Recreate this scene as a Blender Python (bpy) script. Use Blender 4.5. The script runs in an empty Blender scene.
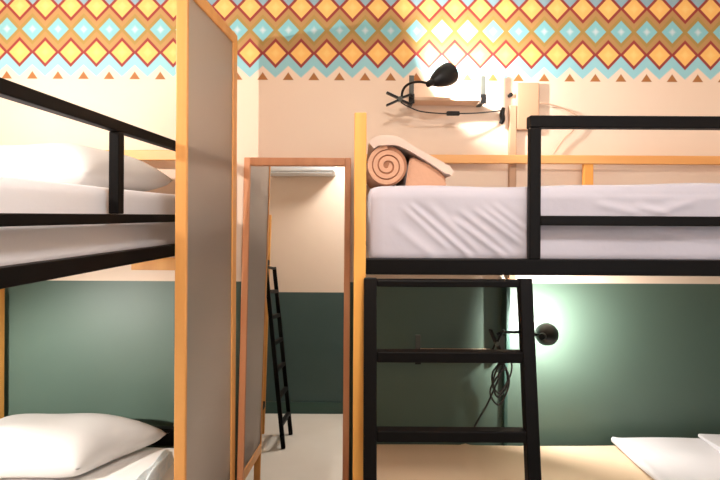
import bpy, bmesh, math, random
from mathutils import Vector, Matrix
S = bpy.context.scene
COL = S.collection
R = math.radians
random.seed(4)
EYE = 1.45; F = 480.0; CX = 360.0; CY = 216.0
def P(px, py, Y): return Vector(((px-CX)*Y/F, Y, EYE-(py-CY)*Y/F))

# ------------------------------------------------------------------ materials
def lin(c):
    return tuple(((v/255)/12.92 if v/255 <= .04045 else ((v/255+.055)/1.055)**2.4) for v in c) + (1,)
def mat(name, rgb, rough=.6, metal=0, noise=None, bump=None, spec=None, sheen=0):
    m = bpy.data.materials.new(name); m.use_nodes = True
    nt = m.node_tree; b = nt.nodes['Principled BSDF']
    b.inputs['Base Color'].default_value = lin(rgb); b.inputs['Roughness'].default_value = rough
    b.inputs['Metallic'].default_value = metal
    if spec is not None: b.inputs['Specular IOR Level'].default_value = spec
    if sheen: b.inputs['Sheen Weight'].default_value = sheen
    tc = nt.nodes.new('ShaderNodeTexCoord')
    if noise:                                   # noise = (scale xyz, second rgb, factor)
        mp = nt.nodes.new('ShaderNodeMapping'); mp.inputs['Scale'].default_value = noise[0]
        n = nt.nodes.new('ShaderNodeTexNoise'); n.inputs['Scale'].default_value = 1; n.inputs['Detail'].default_value = 5
        r = nt.nodes.new('ShaderNodeValToRGB'); r.color_ramp.elements[0].position = .35; r.color_ramp.elements[1].position = .68
        r.color_ramp.elements[0].color = lin(rgb); r.color_ramp.elements[1].color = lin(noise[1])
        nt.links.new(tc.outputs['Object'], mp.inputs[0]); nt.links.new(mp.outputs[0], n.inputs['Vector'])
        nt.links.new(n.outputs['Fac'], r.inputs[0]); nt.links.new(r.outputs[0], b.inputs['Base Color'])
    if bump:                                    # bump = (scale, strength, distance)
        n2 = nt.nodes.new('ShaderNodeTexNoise'); n2.inputs['Scale'].default_value = bump[0]; n2.inputs['Detail'].default_value = 3
        bp = nt.nodes.new('ShaderNodeBump'); bp.inputs['Strength'].default_value = bump[1]; bp.inputs['Distance'].default_value = bump[2]
        nt.links.new(tc.outputs['Object'], n2.inputs['Vector']); nt.links.new(n2.outputs['Fac'], bp.inputs['Height'])
        nt.links.new(bp.outputs[0], b.inputs['Normal'])
    return m
CREAM = (238,216,196)
GREEN = (84,103,91)
M = {}
M['wood']   = mat('yellow_wood', (236,170,84), .45, noise=((14,14,1.5), (222,150,68)))
M['woodx']  = mat('yellow_wood_rail', (236,178,112), .45, noise=((1.5,14,14), (226,162,94)))
M['screen_wood'] = mat('screen_wood', (232,168,96), .45, noise=((14,14,1.5), (220,152,82)))
M['mirror_wood'] = mat('mirror_wood', (208,146,104), .5, noise=((14,14,2), (192,128,86)))
M['black']  = mat('black_steel', (13,10,9), .5, bump=(220,.06,.001), spec=.12)
M['plastic']= mat('black_plastic', (19,18,18), .4, spec=.3)
M['cordm']  = mat('cord_rubber', (34,31,30), .5)
M['sheet']  = mat('white_sheet', (226,222,224), .85, bump=(26,.18,.006), sheen=.1)
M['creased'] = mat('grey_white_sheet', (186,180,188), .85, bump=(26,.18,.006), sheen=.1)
M['pillow'] = mat('pillow_cotton', (192,187,183), .85, bump=(18,.2,.006), sheen=.1)
M['sheet2'] = mat('white_cotton', (232,227,222), .85, bump=(18,.25,.006), sheen=.1)
M['beige_sheet'] = mat('beige_sheet', (226,198,166), .85, bump=(16,.2,.006))
M['quilt']  = mat('beige_quilt', (202,154,124), .9, bump=(60,.25,.004), sheen=.2)
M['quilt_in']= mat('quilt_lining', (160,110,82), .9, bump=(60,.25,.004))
M['quilt_top']= mat('quilt_cover', (216,192,176), .9, bump=(40,.25,.004), sheen=.2)
M['towel']  = mat('towel_cloth', (214,224,228), .95, noise=((40,40,40), (236,238,236)), bump=(120,.5,.003))
M['shelf']  = mat('shelf_paint', (224,190,160), .6, bump=(30,.05,.002))
M['grey_steel'] = mat('bracket_steel', (72,74,68), .5, 0)
M['conduit']= mat('beige_trunking', (192,154,124), .55)  # beige darkened to stand in for shade on the box and trunking fronts
M['cable']  = mat('beige_cable', (206,172,146), .6)
M['floor']  = mat('floor_vinyl', (232,224,212), .5, noise=((1.3,1.3,1.3), (220,210,196)))
M['ceil']   = mat('ceiling_paint', (238,230,218), .8, bump=(40,.05,.002))
M['white']  = mat('white_plastic', (232,234,236), .4)
M['bedboard'] = mat('bed_board', (190,170,150), .7)
M['shade_in'] = mat('shade_lining', (205,198,188), .5)
M['skirt']  = mat('skirting_green', (52,80,72), .45)

def emis(name, rgb, s):
    m = bpy.data.materials.new(name); m.use_nodes = True; nt = m.node_tree; nt.nodes.clear()
    e = nt.nodes.new('ShaderNodeEmission'); e.inputs[0].default_value = lin(rgb); e.inputs[1].default_value = s
    o = nt.nodes.new('ShaderNodeOutputMaterial'); nt.links.new(e.outputs[0], o.inputs[0]); return m
M['bulb'] = emis('bulb_glow', (255,236,205), 6)
M['diffuser'] = emis('ceiling_fill_diffuser', (255,238,214), 4)

def glass_mat():
    m = bpy.data.materials.new('frosted_glass'); m.use_nodes = True; nt = m.node_tree; nt.nodes.clear()
    g = nt.nodes.new('ShaderNodeBsdfPrincipled'); g.inputs['Base Color'].default_value = lin((235,225,215))
    g.inputs['Transmission Weight'].default_value = 1; g.inputs['Roughness'].default_value = .42; g.inputs['IOR'].default_value = 1.3
    d = nt.nodes.new('ShaderNodeBsdfDiffuse'); d.inputs[0].default_value = lin((156,146,138))
    t = nt.nodes.new('ShaderNodeBsdfTranslucent'); t.inputs[0].default_value = lin((190,176,163))
    a = nt.nodes.new('ShaderNodeMixShader'); a.inputs[0].default_value = .35
    nt.links.new(d.outputs[0], a.inputs[1]); nt.links.new(t.outputs[0], a.inputs[2])
    x = nt.nodes.new('ShaderNodeMixShader'); x.inputs[0].default_value = .55
    nt.links.new(g.outputs[0], x.inputs[1]); nt.links.new(a.outputs[0], x.inputs[2])
    o = nt.nodes.new('ShaderNodeOutputMaterial'); nt.links.new(x.outputs[0], o.inputs[0]); return m
M['frost'] = glass_mat()
M['mirror'] = mat('mirror_silver', (226,226,224), 0.0, 1)
M['clear'] = mat('added_pane_glass', (255,255,255), 0.0); M['clear'].node_tree.nodes['Principled BSDF'].inputs['Transmission Weight'].default_value = 1

DADO = 1.147
def wall_mat(name, frieze, dado=DADO, grn=GREEN):
    """cream paint above, green gloss paint below; a diamond frieze along the top when asked."""
    m = bpy.data.materials.new(name); m.use_nodes = True; nt = m.node_tree; b = nt.nodes['Principled BSDF']
    L = nt.links.new
    geo = nt.nodes.new('ShaderNodeTexCoord'); sep = nt.nodes.new('ShaderNodeSeparateXYZ'); L(geo.outputs['Object'], sep.inputs[0])
    X, Z = sep.outputs[0], sep.outputs[2]
    def mt(op, a, c=None, d=None):
        n = nt.nodes.new('ShaderNodeMath'); n.operation = op
        for i, v in enumerate((a, c, d)):
            if v is None: continue
            if isinstance(v, (int, float)): n.inputs[i].default_value = v
            else: L(v, n.inputs[i])
        return n.outputs[0]
    def mix(fac, A, B):
        n = nt.nodes.new('ShaderNodeMix'); n.data_type = 'RGBA'
        if isinstance(fac, (int, float)): n.inputs[0].default_value = fac
        else: L(fac, n.inputs[0])
        for s, v in ((6, A), (7, B)):
            if isinstance(v, tuple): n.inputs[s].default_value = v
            else: L(v, n.inputs[s])
        return n.outputs[2]
    def less(a, c, w=.0025):                       # soft a<c
        n = nt.nodes.new('ShaderNodeMapRange'); n.interpolation_type = 'SMOOTHSTEP'
        L(mt('SUBTRACT', a, c), n.inputs[0]); n.inputs[1].default_value = -w; n.inputs[2].default_value = w
        n.inputs[3].default_value = 1; n.inputs[4].default_value = 0; return n.outputs[0]
    nz = nt.nodes.new('ShaderNodeTexNoise'); nz.inputs['Scale'].default_value = 2.2; nz.inputs['Detail'].default_value = 4
    L(geo.outputs['Object'], nz.inputs['Vector'])
    cream = mix(nz.outputs['Fac'], lin(CREAM), lin((234,210,188)))
    green = mix(nz.outputs['Fac'], lin(grn), lin(tuple(v-8 for v in grn)))
    col = cream
    if frieze:
        Pd = .1173; hh = .0625
        ph = mt('FRACT', mt('ADD', mt('DIVIDE', mt('SUBTRACT', X, .0196), Pd), 100.5))      # .5 at a triangle
        t = mt('MULTIPLY', mt('ABSOLUTE', mt('SUBTRACT', ph, .5)), 2)                        # 0 at triangle, 1 halfway
        it = mt('SUBTRACT', 1, t)
        px = .004583
        def zy(y): return 1.45-(y-216)*px
        # cream chevron field, then the pale blue zigzag
        low = mt('SUBTRACT', zy(66.3), mt('MULTIPLY', t, 11.7*px))
        blue = mix(less(mt('MULTIPLY', it, 1), .0), lin((140,200,212)), lin((140,200,212)))
        col = mix(less(low, Z, .004), col, lin((148,202,212)))
        # small brown triangles
        tri = mt('MULTIPLY', less(zy(80.4), Z, .002), less(mt('ADD', Z, mt('MULTIPLY', t, .084)), zy(72.6), .004))
        col = mix(tri, col, lin((166,106,54)))
        # body of the frieze above the lower edge of the lower diamonds
        def dia(zc, x):                                  # diamond distance in metres-ish (0 centre, 1 edge)
            return mt('ADD', x, mt('DIVIDE', mt('ABSOLUTE', mt('SUBTRACT', Z, zc)), hh))
        z2, zb, z1, za = zy(53.6), zy(30.6), zy(7.5), zy(-15.5)
        edge2 = mt('SUBTRACT', z2, mt('MULTIPLY', t, hh))
        col = mix(less(edge2, Z, .003), col, lin((180,138,84)))
        gz = mt('ABSOLUTE', mt('SUBTRACT', Z, zb))
        # rust rim then olive core around the blue diamonds
        core = less(dia(zb, t), 1.16, .06)
        col = mix(mt('MULTIPLY', core, .75), col, lin((160,134,66)))
        # everything over the upper diamonds is the next blue row
        up = less(mt('ADD', z1, mt('MULTIPLY', t, hh)), Z, .003)
        col = mix(up, col, lin((138,172,186)))
        for zc in (zb, za):
            d = dia(zc, t)
            col = mix(less(d, .83, .05), col, lin((132,194,204)))
            col = mix(mt('MULTIPLY', less(d, .22, .2), .7), col, lin((222,222,228)))
        for zc in (z2, z1):
            d = dia(zc, it)
            col = mix(less(d, 1.1, .05), col, lin((148,50,48)))
            col = mix(less(d, .82, .04), col, lin((242,190,108)))
            col = mix(mt('MULTIPLY', less(d, .3, .2), .35), col, lin((246,222,150)))
    isg = less(Z, dado, .0015)
    col = mix(isg, col, green)
    L(col, b.inputs['Base Color'])
    L(mt('SUBTRACT', .7, mt('MULTIPLY', isg, .2)), b.inputs['Roughness'])
    n2 = nt.nodes.new('ShaderNodeTexNoise'); n2.inputs['Scale'].default_value = 9; n2.inputs['Detail'].default_value = 2
    bp = nt.nodes.new('ShaderNodeBump'); bp.inputs['Strength'].default_value = .12; bp.inputs['Distance'].default_value = .006
    L(geo.outputs['Object'], n2.inputs['Vector']); L(n2.outputs['Fac'], bp.inputs['Height']); L(bp.outputs[0], b.inputs['Normal'])
    return m
M['wall_frieze'] = wall_mat('wall_paint_with_frieze', True)
M['wall'] = wall_mat('wall_paint', False)
M['wall_low'] = wall_mat('wall_paint_low_dado', False, 1.082, (66,88,86))  # front wall's green darkened to stand in for the weaker light there

# ------------------------------------------------------------------ mesh helpers
def NB(): return bmesh.new()
def box(bm, x0, x1, y0, y1, z0, z1, bev=.003, rot=None, seg=2):
    g = bmesh.ops.create_cube(bm, size=1)['verts']
    sc = Vector((x1-x0, y1-y0, z1-z0)); c = Vector(((x0+x1)/2, (y0+y1)/2, (z0+z1)/2))
    for v in g: v.co = Vector((v.co.x*sc.x, v.co.y*sc.y, v.co.z*sc.z))
    if bev:
        es = list({e for v in g for e in v.link_edges})
        r = bmesh.ops.bevel(bm, geom=es, offset=min(bev, min(sc)*.45), segments=seg, affect='EDGES', profile=.5)
        g = list({v for f in r['faces'] for v in f.verts} | {v for v in g if v.is_valid})
        todo = list(g); seen = set(g)
        while todo:
            v = todo.pop()
            for e in v.link_edges:
                o = e.other_vert(v)
                if o not in seen: seen.add(o); todo.append(o)
        g = list(seen)
    for v in g: v.co = (rot @ v.co if rot else v.co) + c
    return g
def bar(bm, a, b, w, h, up=Vector((0,0,1)), bev=.003):
    """square bar from a to b; w across, h along 'up'"""
    a = Vector(a); b = Vector(b); d = (b-a); L = d.length; d.normalize()
    side = d.cross(up).normalized(); u = side.cross(d)
    rot = Matrix((side, d, u)).transposed()
    c = (a+b)/2
    g = box(bm, -w/2, w/2, -L/2, L/2, -h/2, h/2, bev, rot)
    for v in g: v.co += c
def smooth_pts(pts, n=8):
    pts = [Vector(p) for p in pts]; out = []
    Q = [pts[0]*2-pts[1]] + pts + [pts[-1]*2-pts[-2]]
    for i in range(1, len(Q)-2):
        p0, p1, p2, p3 = Q[i-1:i+3]
        for k in range(n):
            t = k/n
            out.append(.5*((2*p1)+(p2-p0)*t+(2*p0-5*p1+4*p2-p3)*t*t+(3*p1-p0-3*p2+p3)*t**3))
    out.append(pts[-1]); return out
def tube(bm, pts, r, seg=8, smooth=8):
    pts = smooth_pts(pts, smooth) if smooth else [Vector(p) for p in pts]
    rings = []; ref = Vector((.31,.2,.93)).normalized(); n = len(pts)
    for i, p in enumerate(pts):
        d = (pts[min(i+1,n-1)]-pts[max(i-1,0)]).normalized()
        u = (ref - d*ref.dot(d))
        if u.length < 1e-4: u = d.orthogonal()
        u.normalize(); ref = u; v = d.cross(u)
        rr = r(i/(n-1)) if callable(r) else r
        rings.append([bm.verts.new(p+u*math.cos(a)*rr+v*math.sin(a)*rr) for a in [2*math.pi*k/seg for k in range(seg)]])
    for A, B in zip(rings, rings[1:]):
        for k in range(seg): bm.faces.new((A[k], A[(k+1)%seg], B[(k+1)%seg], B[k]))
    bm.faces.new(rings[0][::-1]); bm.faces.new(rings[-1])
def lathe(bm, origin, axis, prof, seg=32, caps=False):
    """prof: list of (distance along axis, radius)"""
    axis = Vector(axis).normalized(); u = axis.orthogonal().normalized(); v = axis.cross(u); o = Vector(origin); rings = []
    for t, r in prof:
        rings.append([bm.verts.new(o+axis*t+(u*math.cos(a)+v*math.sin(a))*max(r,1e-4)) for a in [2*math.pi*k/seg for k in range(seg)]])
    for A, B in zip(rings, rings[1:]):
        for k in range(seg): bm.faces.new((A[k], A[(k+1)%seg], B[(k+1)%seg], B[k]))
    if caps: bm.faces.new(rings[0][::-1]); bm.faces.new(rings[-1])
def extrude_outline(bm, outline, y0, y1):
    """closed XZ outline extruded along Y"""
    A = [bm.verts.new((x, y0, z)) for x, z in outline]; B = [bm.verts.new((x, y1, z)) for x, z in outline]
    n = len(A)
    for i in range(n): bm.faces.new((A[i], A[(i+1)%n], B[(i+1)%n], B[i]))
    bm.faces.new(A[::-1]); bm.faces.new(B)
def ribbon_outline(pts, th):
    """closed outline of a thick curve in 2D"""
    n = len(pts); L = []; Rr = []
    for i in range(n):
        a = pts[max(i-1,0)]; b = pts[min(i+1,n-1)]
        dx, dz = b[0]-a[0], b[1]-a[1]; l = math.hypot(dx, dz) or 1
        nx, nz = -dz/l, dx/l; w = th(i/(n-1)) if callable(th) else th
        L.append((pts[i][0]+nx*w/2, pts[i][1]+nz*w/2)); Rr.append((pts[i][0]-nx*w/2, pts[i][1]-nz*w/2))
    return L + Rr[::-1]

def root_of(o):
    while o.parent: o = o.parent
    return o
def obj(name, bm, m, parent=None, smooth=False, local=False, angle=40):
    bmesh.ops.recalc_face_normals(bm, faces=bm.faces)
    if parent and not local:
        off = root_of(parent).location
        for v in bm.verts: v.co -= off
    me = bpy.data.meshes.new(name); bm.to_mesh(me); bm.free()
    me.materials.append(M[m])
    if smooth:
        for p in me.polygons: p.use_smooth = True
        try: me.set_sharp_from_angle(angle=R(angle))
        except Exception: pass
    o = bpy.data.objects.new(name, me); COL.objects.link(o)
    if parent: o.parent = parent
    return o
def tag(o, label=None, cat=None, group=None, kind=None):
    if label: o['label'] = label
    if cat: o['category'] = cat
    if group: o['group'] = group
    if kind: o['kind'] = kind
    return o
def thing(name, label, cat, loc, rz=0, group=None):
    o = bpy.data.objects.new(name, None); COL.objects.link(o); o.location = loc; o.rotation_euler = (0,0,rz)
    o.empty_display_size = .1
    return tag(o, label, cat, group)
def part_box(name, m, parent, *args, **kw):
    local = kw.pop('local', False); label = kw.pop('label', None)
    b = NB(); box(b, *args, **kw); o = obj(name, b, m, parent, local=local)
    if label: o['label'] = label
    return o

# ------------------------------------------------------------------ the room
WY = 2.2; XL, XR = -1.77, 2.12; FY = -.26; H = 2.75
def struct(name, m, *dims, label=None):
    b = NB(); box(b, *dims, bev=0); o = obj(name, b, m); tag(o, label, None, None, 'structure'); return o
struct('floor', 'floor', XL-.1, XR+.1, FY-.1, WY+.1, -.1, 0)
struct('ceiling', 'ceil', XL-.1, XR+.1, FY-.1, WY+.1, H, H+.1)
struct('wall_back', 'wall_frieze', XL-.1, XR+.1, WY, WY+.1, 0, H)
struct('wall_left', 'wall', XL-.1, XL, FY-.1, WY, 0, H)
struct('wall_right', 'wall', XR, XR+.1, FY-.1, WY, 0, H)
# front wall with an unseen window added for cool fill, right of the mirror's view
wx0, wx1, wz0, wz1 = .75, 1.75, 1.0, 2.2
b = NB()
for d in ((XL, wx0, 0, H), (wx1, XR, 0, H), (wx0, wx1, 0, wz0), (wx0, wx1, wz1, H)):
    box(b, d[0], d[1], FY-.1, FY, d[2], d[3], 0)
tag(obj('wall_front', b, 'wall_low'), kind='structure')
b = NB()
for d in ((wx0, wx0+.05, wz0, wz1), (wx1-.05, wx1, wz0, wz1), (wx0+.05, wx1-.05, wz0, wz0+.05), (wx0+.05, wx1-.05, wz1-.05, wz1), (1.23, 1.27, wz0+.05, wz1-.05)):
    box(b, d[0], d[1], FY-.07, FY-.03, d[2], d[3], .003)
w = tag(obj('added_window_1', b, 'white'), kind='structure')
b = NB(); box(b, wx0+.05, wx1-.05, FY-.053, FY-.049, wz0+.05, wz1-.05, 0); obj('added_pane', b, 'clear', w)
struct('baseboard_front', 'skirt', XL, XR, FY, FY+.015, 0, .1)
struct('baseboard_back', 'skirt', XL, XR, WY-.015, WY, 0, .1)

# ------------------------------------------------------------------ bunk beds
ZB0, ZB1 = 1.296, 1.338
LB0, LB1 = .20, .245
def ladder(parent, along, fixed_top, lean, a0, a1, ztop=1.29):
    """stiles and rungs; along='x' leans to -Y, along='y' leans to +X"""
    lad = None
    def pt(a, z):
        off = lean*(ztop-z)
        return Vector((a, fixed_top-off, z)) if along == 'x' else Vector((fixed_top+off+.07*((a0+a1)/2-a), a, z))
    b = NB(); bar(b, pt(a0, ztop), pt(a0, .002), .033, .03, up=Vector((0,1,0)) if along == 'x' else Vector((1,0,0)))
    lad = obj('ladder', b, 'black', parent)
    b = NB(); bar(b, pt(a1, ztop), pt(a1, .002), .033, .03, up=Vector((0,1,0)) if along == 'x' else Vector((1,0,0)))
    obj('stile', b, 'black', lad)
    for z in (1.2775, 1.096, .909, .722, .535, .348, .161):
        b = NB(); s = 1 if a1 > a0 else -1
        p, q = pt(a0+.0165*s, z), pt(a1-.0165*s, z)
        bar(b, p, q, .03 , .028 if z < 1.2 else .018)
        obj('rung', b, 'black', lad)
    return lad

# right bunk: its side rail faces the camera
rb = thing('bunk_bed', 'bunk bed with black ladder at right, long side facing the camera', 'bunk bed', (1.02,1.72,0), 0, 'bunk beds of yellow wood and black steel')
for x0 in (-.016, 2.026):
    for y0, y1 in ((1.258, 1.306), (2.128, 2.176)):
        part_box('post', 'wood', rb, x0, x0+.032, y0, y1, 0, 1.722)
    for z0, z1 in ((1.68,1.72), (1.19,1.25), (.40,.46)):
        part_box('end_rail', 'wood', rb, x0+.003, x0+.029, 1.306, 2.128, z0, z1)
for nm, y0, y1 in (('side_rail',1.263,1.295), ('back_rail',2.14,2.168)):
    part_box(nm, 'black', rb, .016, 2.026, y0, y1, ZB0, ZB1)
    part_box(nm, 'black', rb, .016, 2.026, y0, y1, LB0, LB1)
part_box('bed_base', 'bedboard', rb, .016, 2.026, 1.295, 2.14, ZB0+.004, ZB0+.022)
part_box('bed_base', 'bedboard', rb, .016, 2.026, 1.295, 2.14, LB0+.004, LB0+.022)
part_box('guard_post', 'black', rb, .447, .477, 1.264, 1.286, ZB1, 1.686)
part_box('guard_post', 'black', rb, 1.99, 2.022, 1.264, 1.294, ZB1, 1.686)
part_box('guard_top_rail', 'black', rb, .447, 2.026, 1.263, 1.295, 1.686, 1.718)
part_box('guard_middle_rail', 'black', rb, .477, 1.99, 1.266, 1.292, 1.4275, 1.4535)
part_box('back_guard_rail', 'woodx', rb, .016, 2.026, 2.138, 2.17, 1.688, 1.726)
for x in (1.0, 1.98):
    part_box('back_guard_slat', 'wood', rb, x, x+.042, 2.142, 2.166, ZB1, 1.688)
ladder(rb, 'x', 1.247, .147, .0275, .4275)

# left bunk: its side rail runs away from the camera
lb = thing('bunk_bed', 'bunk bed at left with guard rail running back towards the wall', 'bunk bed', (-1.16,1.28,0), 0, 'bunk beds of yellow wood and black steel')
for y0 in (.385, 2.14):
    for x0, x1 in ((-1.69,-1.648), (-.735,-.693)):
        part_box('post', 'wood', lb, x0, x1, y0, y0+.032, 0, 1.722)
    part_box('end_rail', 'woodx', lb, -1.648, -.735, y0+.003, y0+.029, 1.69, 1.735 if y0 > 1 else 1.72)
    part_box('end_rail', 'wood', lb, -1.648 if y0 < 1 else -1.05, -.735, y0+.003, y0+.029, 1.208, 1.262)
    part_box('end_bar', 'black', lb, -1.648, -.735, y0+.003, y0+.029, .44, .515, label='black steel bar at head height of the lower mattress')
for nm, x0, x1 in (('side_rail',-.722,-.692), ('back_rail',-1.685,-1.655)):
    part_box(nm, 'black', lb, x0, x1, .417, 2.14, ZB0+.006, ZB1+.006)
    part_box(nm, 'black', lb, x0, x1, .417, 2.14, LB0, LB1)
part_box('bed_base', 'bedboard', lb, -1.655, -.722, .417, 2.14, ZB0+.008, ZB0+.026)
part_box('bed_base', 'bedboard', lb, -1.655, -.722, .417, 2.14, LB0+.004, LB0+.022)
part_box('guard_top_rail', 'black', lb, -.72, -.69, .86, 2.14, 1.686, 1.718)
part_box('guard_middle_rail', 'black', lb, -.718, -.692, .86, 2.14, 1.425, 1.452)
for y in (.86, 1.408):
    part_box('guard_post', 'black', lb, -.72, -.69, y, y+.03, 1.4525 if y > 1 else ZB1+.006, 1.686)
ladder(lb, 'y', -.664, .13, .435, .76)

# ------------------------------------------------------------------ mattresses and linen
def loft(bm, prof, n, a0, a1, axis, disp=None, endr=.03):
    """rounded block: prof = closed list of (u, z) around, swept along x or y from a0 to a1 with rounded ends"""
    cu = sum(p[0] for p in prof)/len(prof); cz = sum(p[1] for p in prof)/len(prof)
    st = [(a0, .93), (a0+endr*.3, .968), (a0+endr*.7, .99)] + [(a0+endr+(a1-a0-2*endr)*i/n, 1) for i in range(n+1)] + [(a1-endr*.7, .99), (a1-endr*.3, .968), (a1, .93)]
    rings = []
    for a, s in st:
        ring = []
        for k, (u, z) in enumerate(prof):
            k0 = prof[k-1]; k1 = prof[(k+1)%len(prof)]
            tu, tz = k1[0]-k0[0], k1[1]-k0[1]; l = math.hypot(tu, tz) or 1
            nu, nz = tz/l, -tu/l
            d = disp(a, u, z) if disp else 0
            uu = cu+(u-cu)*(1-(1-s)*.35)+nu*d; zz = cz+(z-cz)*s+nz*d
            ring.append(bm.verts.new((a, uu, zz) if axis == 'x' else (uu, a, zz)))
        rings.append(ring)
    m = len(prof)
    for A, B in zip(rings, rings[1:]):
        for k in range(m): bm.faces.new((A[k], A[(k+1)%m], B[(k+1)%m], B[k]))
    bm.faces.new(rings[0][::-1]); bm.faces.new(rings[-1])
def rr_prof(u0, u1, z0, z1, r, nu=10, nz=16, nc=5):
    pts = []
    def line(p, q, n):
        for i in range(n): pts.append((p[0]+(q[0]-p[0])*i/n, p[1]+(q[1]-p[1])*i/n))
    def arc(c, a0):
        for i in range(nc): a = a0+math.pi/2*i/nc; pts.append((c[0]+r*math.cos(a), c[1]+r*math.sin(a)))
    line((u0+r,z0), (u1-r,z0), nu); arc((u1-r,z0+r), -math.pi/2)
    line((u1,z0+r), (u1,z1-r), nz); arc((u1-r,z1-r), 0)
    line((u1-r,z1), (u0+r,z1), nu); arc((u0+r,z1-r), math.pi/2)
    line((u0,z1-r), (u0,z0+r), nz); arc((u0+r,z0+r), math.pi)
    return pts
folds = [(405,209,447,247,2.4,.004), (413,206,473,258,2.2,.007), (430,205,480,252,3,.003), (455,219,508,258,2.6,.006), (463,212,515,254,2.6,.004),
         (479,211,522,243,2.3,.005), (487,208,524,237,2.2,.005), (497,206,527,229,2.2,.004), (395,225,440,262,4,.003), (640,205,668,212,3,.004),
         (600,203,640,212,3.5,.004), (655,212,700,200,4,.003), (660,232,740,240,4,.004)]
def RISE(a): t = max(0, min(1, (a-.40)/.5)); return .003+.011*t*t*(3-2*t)
def fold_disp(a, u, z):
    if u > 1.36: # only the front face, a gentle unevenness elsewhere
        return (.003*math.sin(a*7.3+u*5)*math.sin(u*11+1) + RISE(a)) if z > 1.5 else 0
    px = CX+a*F/1.29; py = CY-(z-EYE)*F/1.29; d = 0
    for x0, y0, x1, y1, wd, am in folds:
        dx, dy = x1-x0, y1-y0; l = math.hypot(dx, dy); dx /= l; dy /= l
        s = (px-x0)*dx+(py-y0)*dy; c = (px-x0)*dy-(py-y0)*dx
        e = max(0, min(1, (s+6)/14))*max(0, min(1, (l+6-s)/14))
        d += am*e*(math.exp(-(c/wd)**2)-.6*math.exp(-((c-2.2*wd)/(1.3*wd))**2))
    if z > 1.525: d += RISE(a)
    d += .0025*math.sin(px*.045+1)*math.sin(py*.08)
    return d
def mattress(label, prof, n, a0, a1, axis, disp, m, group):
    b = NB(); loft(b, prof, n, a0, a1, axis, disp)
    return tag(obj('mattress', b, m, smooth=True, angle=80), label, 'mattress', group)
GM = 'sheeted mattresses on the bunks'
mattress('white sheeted mattress on the upper right bunk, creased by diagonal pulls', rr_prof(1.305,2.115,ZB0+.024,1.531,.03,12,36), 300, .028, 2.0, 'x', fold_disp, 'creased', GM)
wav = lambda a, u, z: .003*math.sin(a*6+u*3)*math.sin(u*9+.5)
mattress('white sheeted mattress on the upper left bunk behind the sloping guard rail', rr_prof(-1.64,-.742,ZB0+.028,1.531,.028), 80, .43, 2.115, 'y', wav, 'sheet', GM)
mattress('beige sheeted mattress on the lower right bunk, seen behind the ladder', rr_prof(1.31,2.12,LB0+.024,.452,.03), 80, .03, 2.0, 'x', lambda a,u,z: .002*math.sin(a*6+u*3)+(.006*math.exp(-((a-.47)/.012)**2) if z > .4 else 0), 'beige_sheet', GM)
mattress('white sheeted mattress on the lower left bunk under the single pillow', rr_prof(-1.64,-.742,LB0+.024,.452,.03), 80, .43, 2.115, 'y', wav, 'sheet2', GM)

def pillow(label, corners, zbase, th, seed, group, lean=0):
    """corners: front-left, front-right, back-right, back-left (x, y); plump cushion with pinched corners"""
    rnd = random.Random(seed); N = 36; b = NB(); top = {}; bot = {}
    ph = [rnd.uniform(0,6) for _ in range(6)]
    for i in range(N+1):
        for j in range(N+1):
            u, v = i/N, j/N
            # sides bow inwards a little between the corners
            ub = u+.035*(1-2*u)*math.sin(math.pi*v); vb = v+.05*(1-2*v)*math.sin(math.pi*u)
            c = [Vector(q+(0,)) for q in corners]
            p = c[0]*(1-ub)*(1-vb)+c[1]*ub*(1-vb)+c[2]*ub*vb+c[3]*(1-ub)*vb
            e = (max(0, 1-(2*u-1)**4)*max(0, 1-(2*v-1)**4))**.62
            wr = 1+.05*math.sin(9*u+ph[0])*math.sin(7*v+ph[1])+.035*math.sin(17*u-6*v+ph[2])*(1-e)
            up = th*.66*e*wr; dn = th*.34*(max(0, 1-(2*u-1)**6)*max(0, 1-(2*v-1)**6))**.5
            zc = zbase+th*.34+lean*v
            top[i,j] = b.verts.new((p.x, p.y, zc+up))
            bot[i,j] = top[i,j] if i in (0,N) or j in (0,N) else b.verts.new((p.x, p.y, zc-dn))
    for i in range(N):
        for j in range(N):
            b.faces.new((top[i,j], top[i+1,j], top[i+1,j+1], top[i,j+1]))
            b.faces.new((bot[i,j], bot[i,j+1], bot[i+1,j+1], bot[i+1,j]))
    return tag(obj('pillow', b, 'pillow', smooth=True, angle=180), label, 'pillow', group)
GP = 'white pillows on the left bunk'
pillow('white pillow on the lower left bunk against the green wall', [(-1.57,1.74), (-1.03,1.76), (-.812,2.058), (-1.58,2.09)], .456, .175, 3, GP)
pillow('white pillow on the upper left bunk below the cream wall', [(-1.57,1.70), (-.98,1.72), (-.79,2.055), (-1.58,2.08)], 1.535, .185, 8, GP)

# the left bunk stands very slightly askew, its foot end further from the aisle
bpy.context.view_layer.update()
SKEW = Matrix.Translation((0,-.052,0)) @ Matrix.Translation((-.70,1.25,0)) @ Matrix.Rotation(R(-2.9), 4, 'Z') @ Matrix.Translation((.70,-1.25,0))
for o in list(COL.objects):
    if o == lb or (o.name.startswith('mattress') and o.data.vertices[0].co.x < -.5): o.matrix_world = SKEW @ o.matrix_world

# folded white duvet on the lower right bunk
b = NB()
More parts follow.
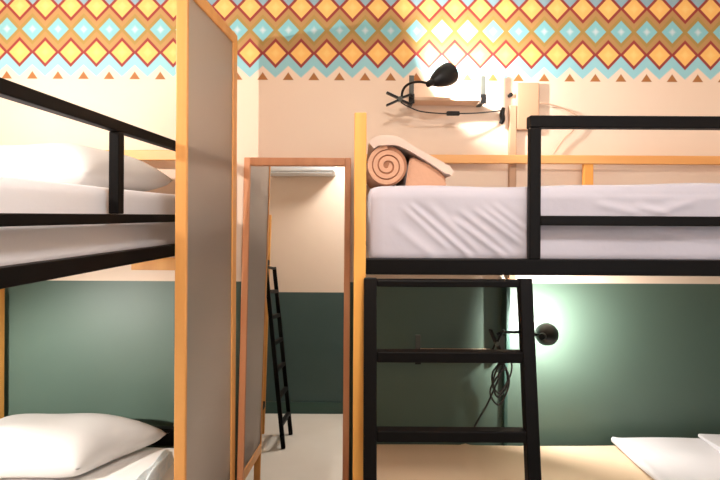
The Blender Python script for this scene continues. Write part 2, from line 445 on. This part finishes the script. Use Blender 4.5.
# raised hem along the open edge
def duvet_disp(a, u, z): return (.007*math.exp(-((a-1.128)/.012)**2) if z > .474 else 0) + .003*math.sin(a*9+u*4)+.002*math.sin(u*17)
loft(b, rr_prof(1.33,2.125,.461,.479,.008,26,2,3), 40, 1.11, 1.985, 'x', duvet_disp, .012)
d = obj('folded_duvet', b, 'sheet', smooth=True, angle=70)
tag(d, 'white folded duvet on the lower right bunk beside the bare beige sheet', 'duvet')
b = NB(); loft(b, rr_prof(1.34,2.12,.486,.501,.007,26,2,3), 30, 1.49, 1.98, 'x', duvet_disp, .012)
obj('folded_layer', b, 'sheet', d, smooth=True, angle=70)

# towel on the lower left bunk
b = NB(); N = 26; tv = {}
for i in range(N+1):
    for j in range(N+1):
        u, v = i/N, j/N
        x = (-.835+.062*v)*(1-u)-.744*u; y = 1.60+.36*v-.02*u
        e = (max(0,1-(2*u-1)**6)*max(0,1-(2*v-1)**6))**.4
        z = .458+.05*e+.008*math.sin(14*u+4*v)*e+.006*math.sin(11*v-5*u)*e
        tv[i,j] = b.verts.new((x, y, z))
bv = {}
for k, q in list(tv.items()): bv[k] = b.verts.new((q.co.x, q.co.y, .457))
for i in range(N):
    for j in range(N):
        b.faces.new((tv[i,j], tv[i+1,j], tv[i+1,j+1], tv[i,j+1])); b.faces.new((bv[i,j], bv[i,j+1], bv[i+1,j+1], bv[i+1,j]))
ring = [(i,0) for i in range(N)]+[(N,j) for j in range(N)]+[(i,N) for i in range(N,0,-1)]+[(0,j) for j in range(N,0,-1)]
for k in range(len(ring)):
    p, q = ring[k], ring[(k+1)%len(ring)]; b.faces.new((tv[p], bv[p], bv[q], tv[q]))
tag(obj('folded_towel', b, 'towel', smooth=True, angle=60), 'pale folded towel on the lower left bunk beside the yellow screen post', 'towel')

# rolled quilt on the upper right bunk
MZ = 1.5395
q = thing('rolled_quilt', 'beige quilt rolled into a spiral on the upper right bunk', 'quilt', (.1,1.75,MZ))
QY0, QY1 = 1.56, 2.06
def q2(px, py, Y=1.56): v = P(px, py, Y); return (v.x, v.z)
rc = (.088, MZ+.074)
spi = []
turns = 2.85
for i in range(150):
    t = i/149; a = math.pi*.5+ 2*math.pi*turns*(1-t)
    r = .006+.0555*t**.9
    spi.append((rc[0]+r*math.cos(a), rc[1]+r*math.sin(a)))
b = NB(); extrude_outline(b, ribbon_outline(spi, .0138), QY0, QY1)
obj('roll', b, 'quilt', q, smooth=True, angle=50)
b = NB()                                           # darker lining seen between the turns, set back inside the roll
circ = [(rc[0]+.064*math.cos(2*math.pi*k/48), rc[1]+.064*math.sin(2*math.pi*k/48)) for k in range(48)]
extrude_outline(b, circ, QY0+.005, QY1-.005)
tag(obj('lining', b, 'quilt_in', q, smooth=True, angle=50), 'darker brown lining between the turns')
fl = smooth_pts([Vector((*q2(x, y), 0)) for x, y in ((371,146),(377,141.5),(388,140.5),(397,141.5),(408,147),(422,155),(437,163.5),(452,173))], 6)
b = NB(); extrude_outline(b, ribbon_outline([(p.x, p.y) for p in fl], lambda t: .026+.006*math.sin(t*7) if t < .97 else .018), QY0-.012, QY1)
tag(obj('quilt_end', b, 'quilt_top', q, smooth=True, angle=60), 'paler loose end of the quilt sloping down to the right')
b = NB()
und = [(rc[0]+.06, MZ+.003)] + [q2(x, y) for x, y in ((405,159),(412,155),(428,163),(444,173),(447,181))] + [(q2(446,181)[0], MZ+.003)]
und[1] = (rc[0]+.071, MZ+.085)
extrude_outline(b, und, QY0+.01, QY1-.01)
bmesh.ops.bevel(b, geom=list(b.edges), offset=.006, segments=2, affect='EDGES')
obj('inner_fold', b, 'quilt', q, smooth=True, angle=50)

# ------------------------------------------------------------------ frosted screen between the left bunk and the aisle
sc = thing('partition_screen', 'tall frosted glass screen in a yellow wood frame between bunk and mirror', 'screen', (-.5545,1.484,0), R(-.15))
S0, S1 = 2.183, 2.227; SL = .596                    # the top rail rises slightly towards the wall
part_box('front_post', 'screen_wood', sc, -.018, .017, 0, .018, 0, S0, local=True)
part_box('rear_post', 'screen_wood', sc, -.0185, .0185, SL-.06, SL, 0, S1, local=True)
b = NB(); bar(b, (0,.001,S0-.022), (0,SL-.001,S1-.022), .0375, .044); obj('top_rail', b, 'screen_wood', sc, local=True)
part_box('bottom_rail', 'screen_wood', sc, -.018, .018, .022, SL-.06, .23, .28, local=True)
b = NB(); g = box(b, .004, .012, .0225, SL-.0605, .2805, S0-.044, 0)
for v in b.verts:
    if v.co.z > 1: v.co.z = S0-.043+(S1-S0)*v.co.y/SL
tag(obj('glass_panel', b, 'frost', sc, local=True), 'frosted grey glass')

# ------------------------------------------------------------------ leaning mirror
tilt = R(4.2); MW = .482; MH = 1.716
mi = thing('standing_mirror', 'tall mirror in a brown wood frame leaning on the wall', 'mirror', (-.2835, 2.195-.028-math.sin(tilt)*MH, .001))
mi.rotation_euler = (-tilt, 0, 0)
FW = .027
part_box('frame_side', 'mirror_wood', mi, -MW/2, -MW/2+FW, 0, .026, 0, MH, local=True)
part_box('frame_side', 'mirror_wood', mi, MW/2-FW, MW/2, 0, .026, 0, MH, local=True)
part_box('frame_top', 'mirror_wood', mi, -MW/2+FW, MW/2-FW, 0, .026, MH-.037, MH, local=True)
part_box('frame_bottom', 'mirror_wood', mi, -MW/2+FW, MW/2-FW, 0, .026, 0, .037, local=True)
part_box('mirror_glass', 'mirror', mi, -MW/2+FW+.0005, MW/2-FW-.0005, .012, .02, .0375, MH-.0375, local=True, bev=0, label='silvered mirror glass')

# ------------------------------------------------------------------ wall shelves, trunking, lamps
def shelf(label, x0, x1, z, yf):
    s = thing('wall_shelf', label, 'shelf', ((x0+x1)/2, WY, z), 0, 'small wall shelves with end brackets')
    part_box('board', 'shelf', s, x0, x1, yf, WY-.001, z, z+.016)
    for x in (x0-.022, x1):
        b = NB(); box(b, x, x+.021, yf+.008, yf+.014, z-.006, z+.112, .001)
        box(b, x, x+.021, yf+.014, WY-.001, z-.006, z, .001)
        k = obj('bracket', b, 'grey_steel', s)
        b = NB(); box(b, x-.002, x+.023, yf+.003, yf+.0075, z-.012, z+.03, .001); obj('clamp_screw', b, 'plastic', k)
    return s
shelf('small beige shelf on the cream wall under the upper lamp', .235, .528, 1.957, 2.10)
shelf('small shelf on the green wall behind the black ladder', .262, .60, .83, 2.045)

tr = thing('cable_trunking', 'beige vertical cable trunking running down the back wall', 'trunking', (.693, WY, 0))
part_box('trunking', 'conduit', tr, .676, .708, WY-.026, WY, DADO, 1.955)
part_box('painted_trunking', 'skirt', tr, .650, .668, WY-.075, WY, .83, DADO, label='deeper painted length above the lower shelf')
part_box('painted_trunking', 'skirt', tr, .656, .672, WY-.031, WY, 0, .83, label='lower length painted dark green')
bx = thing('junction_box', 'beige junction box on the wall beside the upper guard rail', 'junction box', (.762, WY, 1.85))
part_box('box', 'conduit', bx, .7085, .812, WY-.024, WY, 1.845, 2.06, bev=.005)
b = NB(); tube(b, [(.812,2.17,1.965), (.87,2.175,1.958), (.94,2.18,1.935), (.99,2.18,1.90), (.97,2.18,1.85), (.92,2.182,1.80), (.88,2.185,1.74)], .0035)  # lower loop is shaped after the cable's cast shadow on the wall
obj('cable', b, 'cable', bx, smooth=True)

def clip_lamp(label, jaw, jaw_ax, goose, shade_o, shade_ax, cordpts, switch_at, plug, jaw_up=Vector((0,0,1)), scale=1, cord_r=.003, bt=.108, soft=.012, group='black clip-on reading lamps'):
    L = thing('clip_lamp', label, 'lamp', jaw, 0, group)
    jaw = Vector(jaw); ax = Vector(jaw_ax).normalized(); up = Vector(jaw_up)
    for s in (1, -1):                               # two levers crossing at the spring
        b = NB()
        bar(b, jaw-ax*.058+up*.028*s, jaw+up*.002*s, .022, .009)
        bar(b, jaw-up*.002*s, jaw+ax*.045-up*.020*s, .022, .009)
        bar(b, jaw+ax*.043-up*.022*s, jaw+ax*.062-up*.011*s, .024, .010)
        obj('clip_jaw', b, 'plastic', L)
    b = NB(); side = ax.cross(up).normalized()
    lathe(b, jaw-side*.014, side, [(0,.001),(0,.010),(.028,.010),(.028,.001)], 16); obj('spring', b, 'grey_steel', L, smooth=True)
    b = NB(); tube(b, goose, .0055, 10); obj('gooseneck', b, 'plastic', L, smooth=True)
    o = Vector(shade_o); a = Vector(shade_ax).normalized(); k = scale
    b = NB(); lathe(b, o-a*.006, a, [(0,.001),(0,.012*k),(.022*k,.015*k),(.03*k,.013*k),(.03*k,.001)], 24); obj('collar', b, 'plastic', L, smooth=True)
    outer = [(.018,.014),(.026,.021),(.045,.031),(.068,.040),(.092,.046),(.112,.0475),(.126,.046)]
    inner = [(.126,.0445),(.112,.046),(.092,.0445),(.068,.0385),(.045,.0295),(.028,.019),(.024,.001)]
    b = NB(); lathe(b, o, a, [(t*k, r*k) for t, r in outer+inner], 36); sh = obj('shade', b, 'plastic', L, smooth=True, angle=60)
    b = NB(); lathe(b, o, a, [(.03*k,.001),(.03*k,.009*k),(.05*k,.010*k),(.065*k,.018*k),(.08*k,.0225*k),(.095*k,.018*k),((bt-.005)*k,.008*k),((bt-.004)*k,.001)], 20); obj('bulb', b, 'bulb', L, smooth=True)
    if cordpts:
        b = NB(); tube(b, cordpts, cord_r); c = obj('cord', b, 'cordm', L, smooth=True)
        if switch_at:
            b = NB(); bar(b, switch_at[0], switch_at[1], .016, .02, bev=.005); obj('switch', b, 'plastic', c)
        if plug:
            b = NB(); box(b, *plug, bev=.006); obj('plug', b, 'plastic', c)
    ld = bpy.data.lights.new('lamp_light', 'POINT'); lo = bpy.data.objects.new('lamp_light', ld); COL.objects.link(lo)
    lo.parent = L; lo.location = (o+a*bt*k) - Vector(L.location); ld.shadow_soft_size = soft; ld.color = (1,.95,.89)
    return L, ld
Y = 2.06
up_lamp, up_l = clip_lamp('black clip-on lamp on the upper shelf, shade turned to the wall',
    P(399,99,Y), (1,.12,.02), [P(401,97,Y), P(402,91,Y-.01), P(405,86,Y-.03), P(411,82.5,Y-.06), P(419,81.5,Y-.09), P(428,83,Y-.11)],
    P(428,83.5,1.95), (.78,.42,.48), [P(400,102,Y), P(407,106,Y), P(420,111,Y+.02), P(440,113,Y+.04), P(455,113,Y+.05), P(475,112.5,Y+.07), P(500,110,Y+.105)],
    (P(446,113,Y+.044), P(459,113,Y+.053)), None)
b = NB(); tube(b, [P(503,107,2.165), P(501.5,113,2.165), P(502,119,2.17), P(500,123,2.175)], lambda t: .008+.004*math.sin(math.pi*t)); obj('plug', b, 'plastic', up_lamp, smooth=True)
b = NB(); lathe(b, P(509,95,2.199), (0,-1,0), [(0,.009),(.02,.009),(.022,.001)], 16, False)
obj('dark_knob', b, 'plastic', tr, smooth=True)  # small dark knob on the wall, set above the trunking

Y = 2.0
LAX = Vector((.5,.85,-.12)).normalized()
low_lamp, low_l = clip_lamp('black clip-on lamp on the lower bunk wall, round shade beside the ladder',
    P(497,342,Y), (0,.15,-1), [P(497,334,Y), P(503,331.5,Y), P(515,331.5,Y-.005), P(525,331.5,Y-.05), P(538,334,Y-.095)],
    P(546,334,1.97)-Vector(LAX)*.075, LAX, [P(498,352,Y), P(500,358,Y+.04), P(510,354,Y+.08), P(512,372,Y+.1), P(500,392,Y+.1), P(494,380,Y+.1), P(503,362,Y+.1), P(510,382,Y+.1), P(500,404,Y+.1), P(491,390,Y+.1), P(505,368,Y+.1), P(508,384,Y+.11), P(498,396,Y+.11), P(493,374,Y+.11), P(504,360,Y+.11), P(500,376,Y+.1), P(489,402,Y+.1), P(480,418,Y+.1), P(470,437,Y+.1)],
    None, None, jaw_up=Vector((1,0,0)), scale=.97, cord_r=.0042, bt=.114)
# the left bunk has the same lamps on the side wall, outside the picture
ul, ul_l = clip_lamp('black clip-on lamp on the left wall above the upper left bunk', (-1.705,.96,1.93), (-1,0,0), [(-1.70,.96,1.94),(-1.66,.96,1.97),(-1.57,.96,2.0),(-1.52,.97,2.02),(-1.47,.99,2.0)],
    (-1.46,1.00,2.0), (.45,.85,.08), None, None, None)
ll, ll_l = clip_lamp('black clip-on lamp on the left wall above the lower left bunk', (-1.705,1.22,.96), (-1,0,0), [(-1.70,1.22,.97),(-1.65,1.22,1.0),(-1.58,1.22,1.03),(-1.54,1.23,1.07),(-1.51,1.24,1.07)],
    (-1.50,1.25,1.06), (.5,.9,-1.05), None, None, None, bt=.089, soft=.02)

# behind the photographer: mirrored air conditioner; overhead: an unseen ceiling light added as fill
ac = thing('air_conditioner', 'white wall air conditioner high on the wall opposite, seen in the mirror', 'air conditioner', (-.68, FY, 2.19))
part_box('casing', 'white', ac, -1.14, -.23, FY, FY+.2, 2.19, 2.49, bev=.02)
part_box('louvre', 'white', ac, -1.10, -.27, FY+.11, FY+.19, 2.18, 2.189, bev=.002)
cl = thing('added_ceiling_light', 'round white ceiling light, unseen and added as fill, near the front wall', 'ceiling light', (.2,.16,H))
b = NB(); lathe(b, (.2,.16,H-.001), (0,0,-1), [(0,.17),(.035,.17),(.045,.16),(.045,.001)], 40); obj('fitting', b, 'white', cl, smooth=True)
b = NB(); lathe(b, (.2,.16,H-.047), (0,0,-1), [(0,.15),(.02,.14),(.035,.10),(.042,.001)], 40); obj('diffuser', b, 'diffuser', cl, smooth=True)

# ------------------------------------------------------------------ light
up_l.energy = 20; low_l.energy = 21; ul_l.energy = 36; ll_l.energy = 66
def area(name, loc, rot, sx, sy, e, col):
    l = bpy.data.lights.new(name, 'AREA'); l.shape = 'RECTANGLE'; l.size = sx; l.size_y = sy; l.energy = e; l.color = col
    o = bpy.data.objects.new(name, l); COL.objects.link(o); o.location = loc; o.rotation_euler = rot; return o
area('window_fill', ((wx0+wx1)/2, FY-.02, (wz0+wz1)/2), (R(90),0,0), .9, 1.1, 4.5, (.86,.92,1))  # added cool fill, set in the unseen window opening
area('ceiling_fill', (.2,.16,H-.1), (0,0,0), .3, .3, 24, (1,.97,.94))  # added overhead fill, hung below the unseen ceiling light

w = bpy.data.worlds.new('World'); S.world = w; w.use_nodes = True
nt = w.node_tree; bg = nt.nodes['Background']
sky = nt.nodes.new('ShaderNodeTexSky'); sky.sky_type = 'NISHITA'; sky.sun_disc = False; sky.sun_elevation = R(40)
nt.links.new(sky.outputs[0], bg.inputs[0]); bg.inputs[1].default_value = .15

# ------------------------------------------------------------------ camera
cam = bpy.data.cameras.new('Camera'); co = bpy.data.objects.new('Camera', cam); COL.objects.link(co)
cam.sensor_width = 36; cam.lens = 36*F/720; cam.clip_start = .01
cam.shift_y = (CY-240)/720
co.location = (0, 0, EYE)
ROLL = R(.3)
co.rotation_euler = (Matrix.Rotation(R(90), 4, 'X') @ Matrix.Rotation(ROLL, 4, 'Z')).to_euler()
S.camera = co
S.view_settings.view_transform = 'Standard'; S.view_settings.look = 'None'; S.view_settings.gamma = 1
S.view_settings.use_curve_mapping = False; S.view_settings.exposure = 0.62
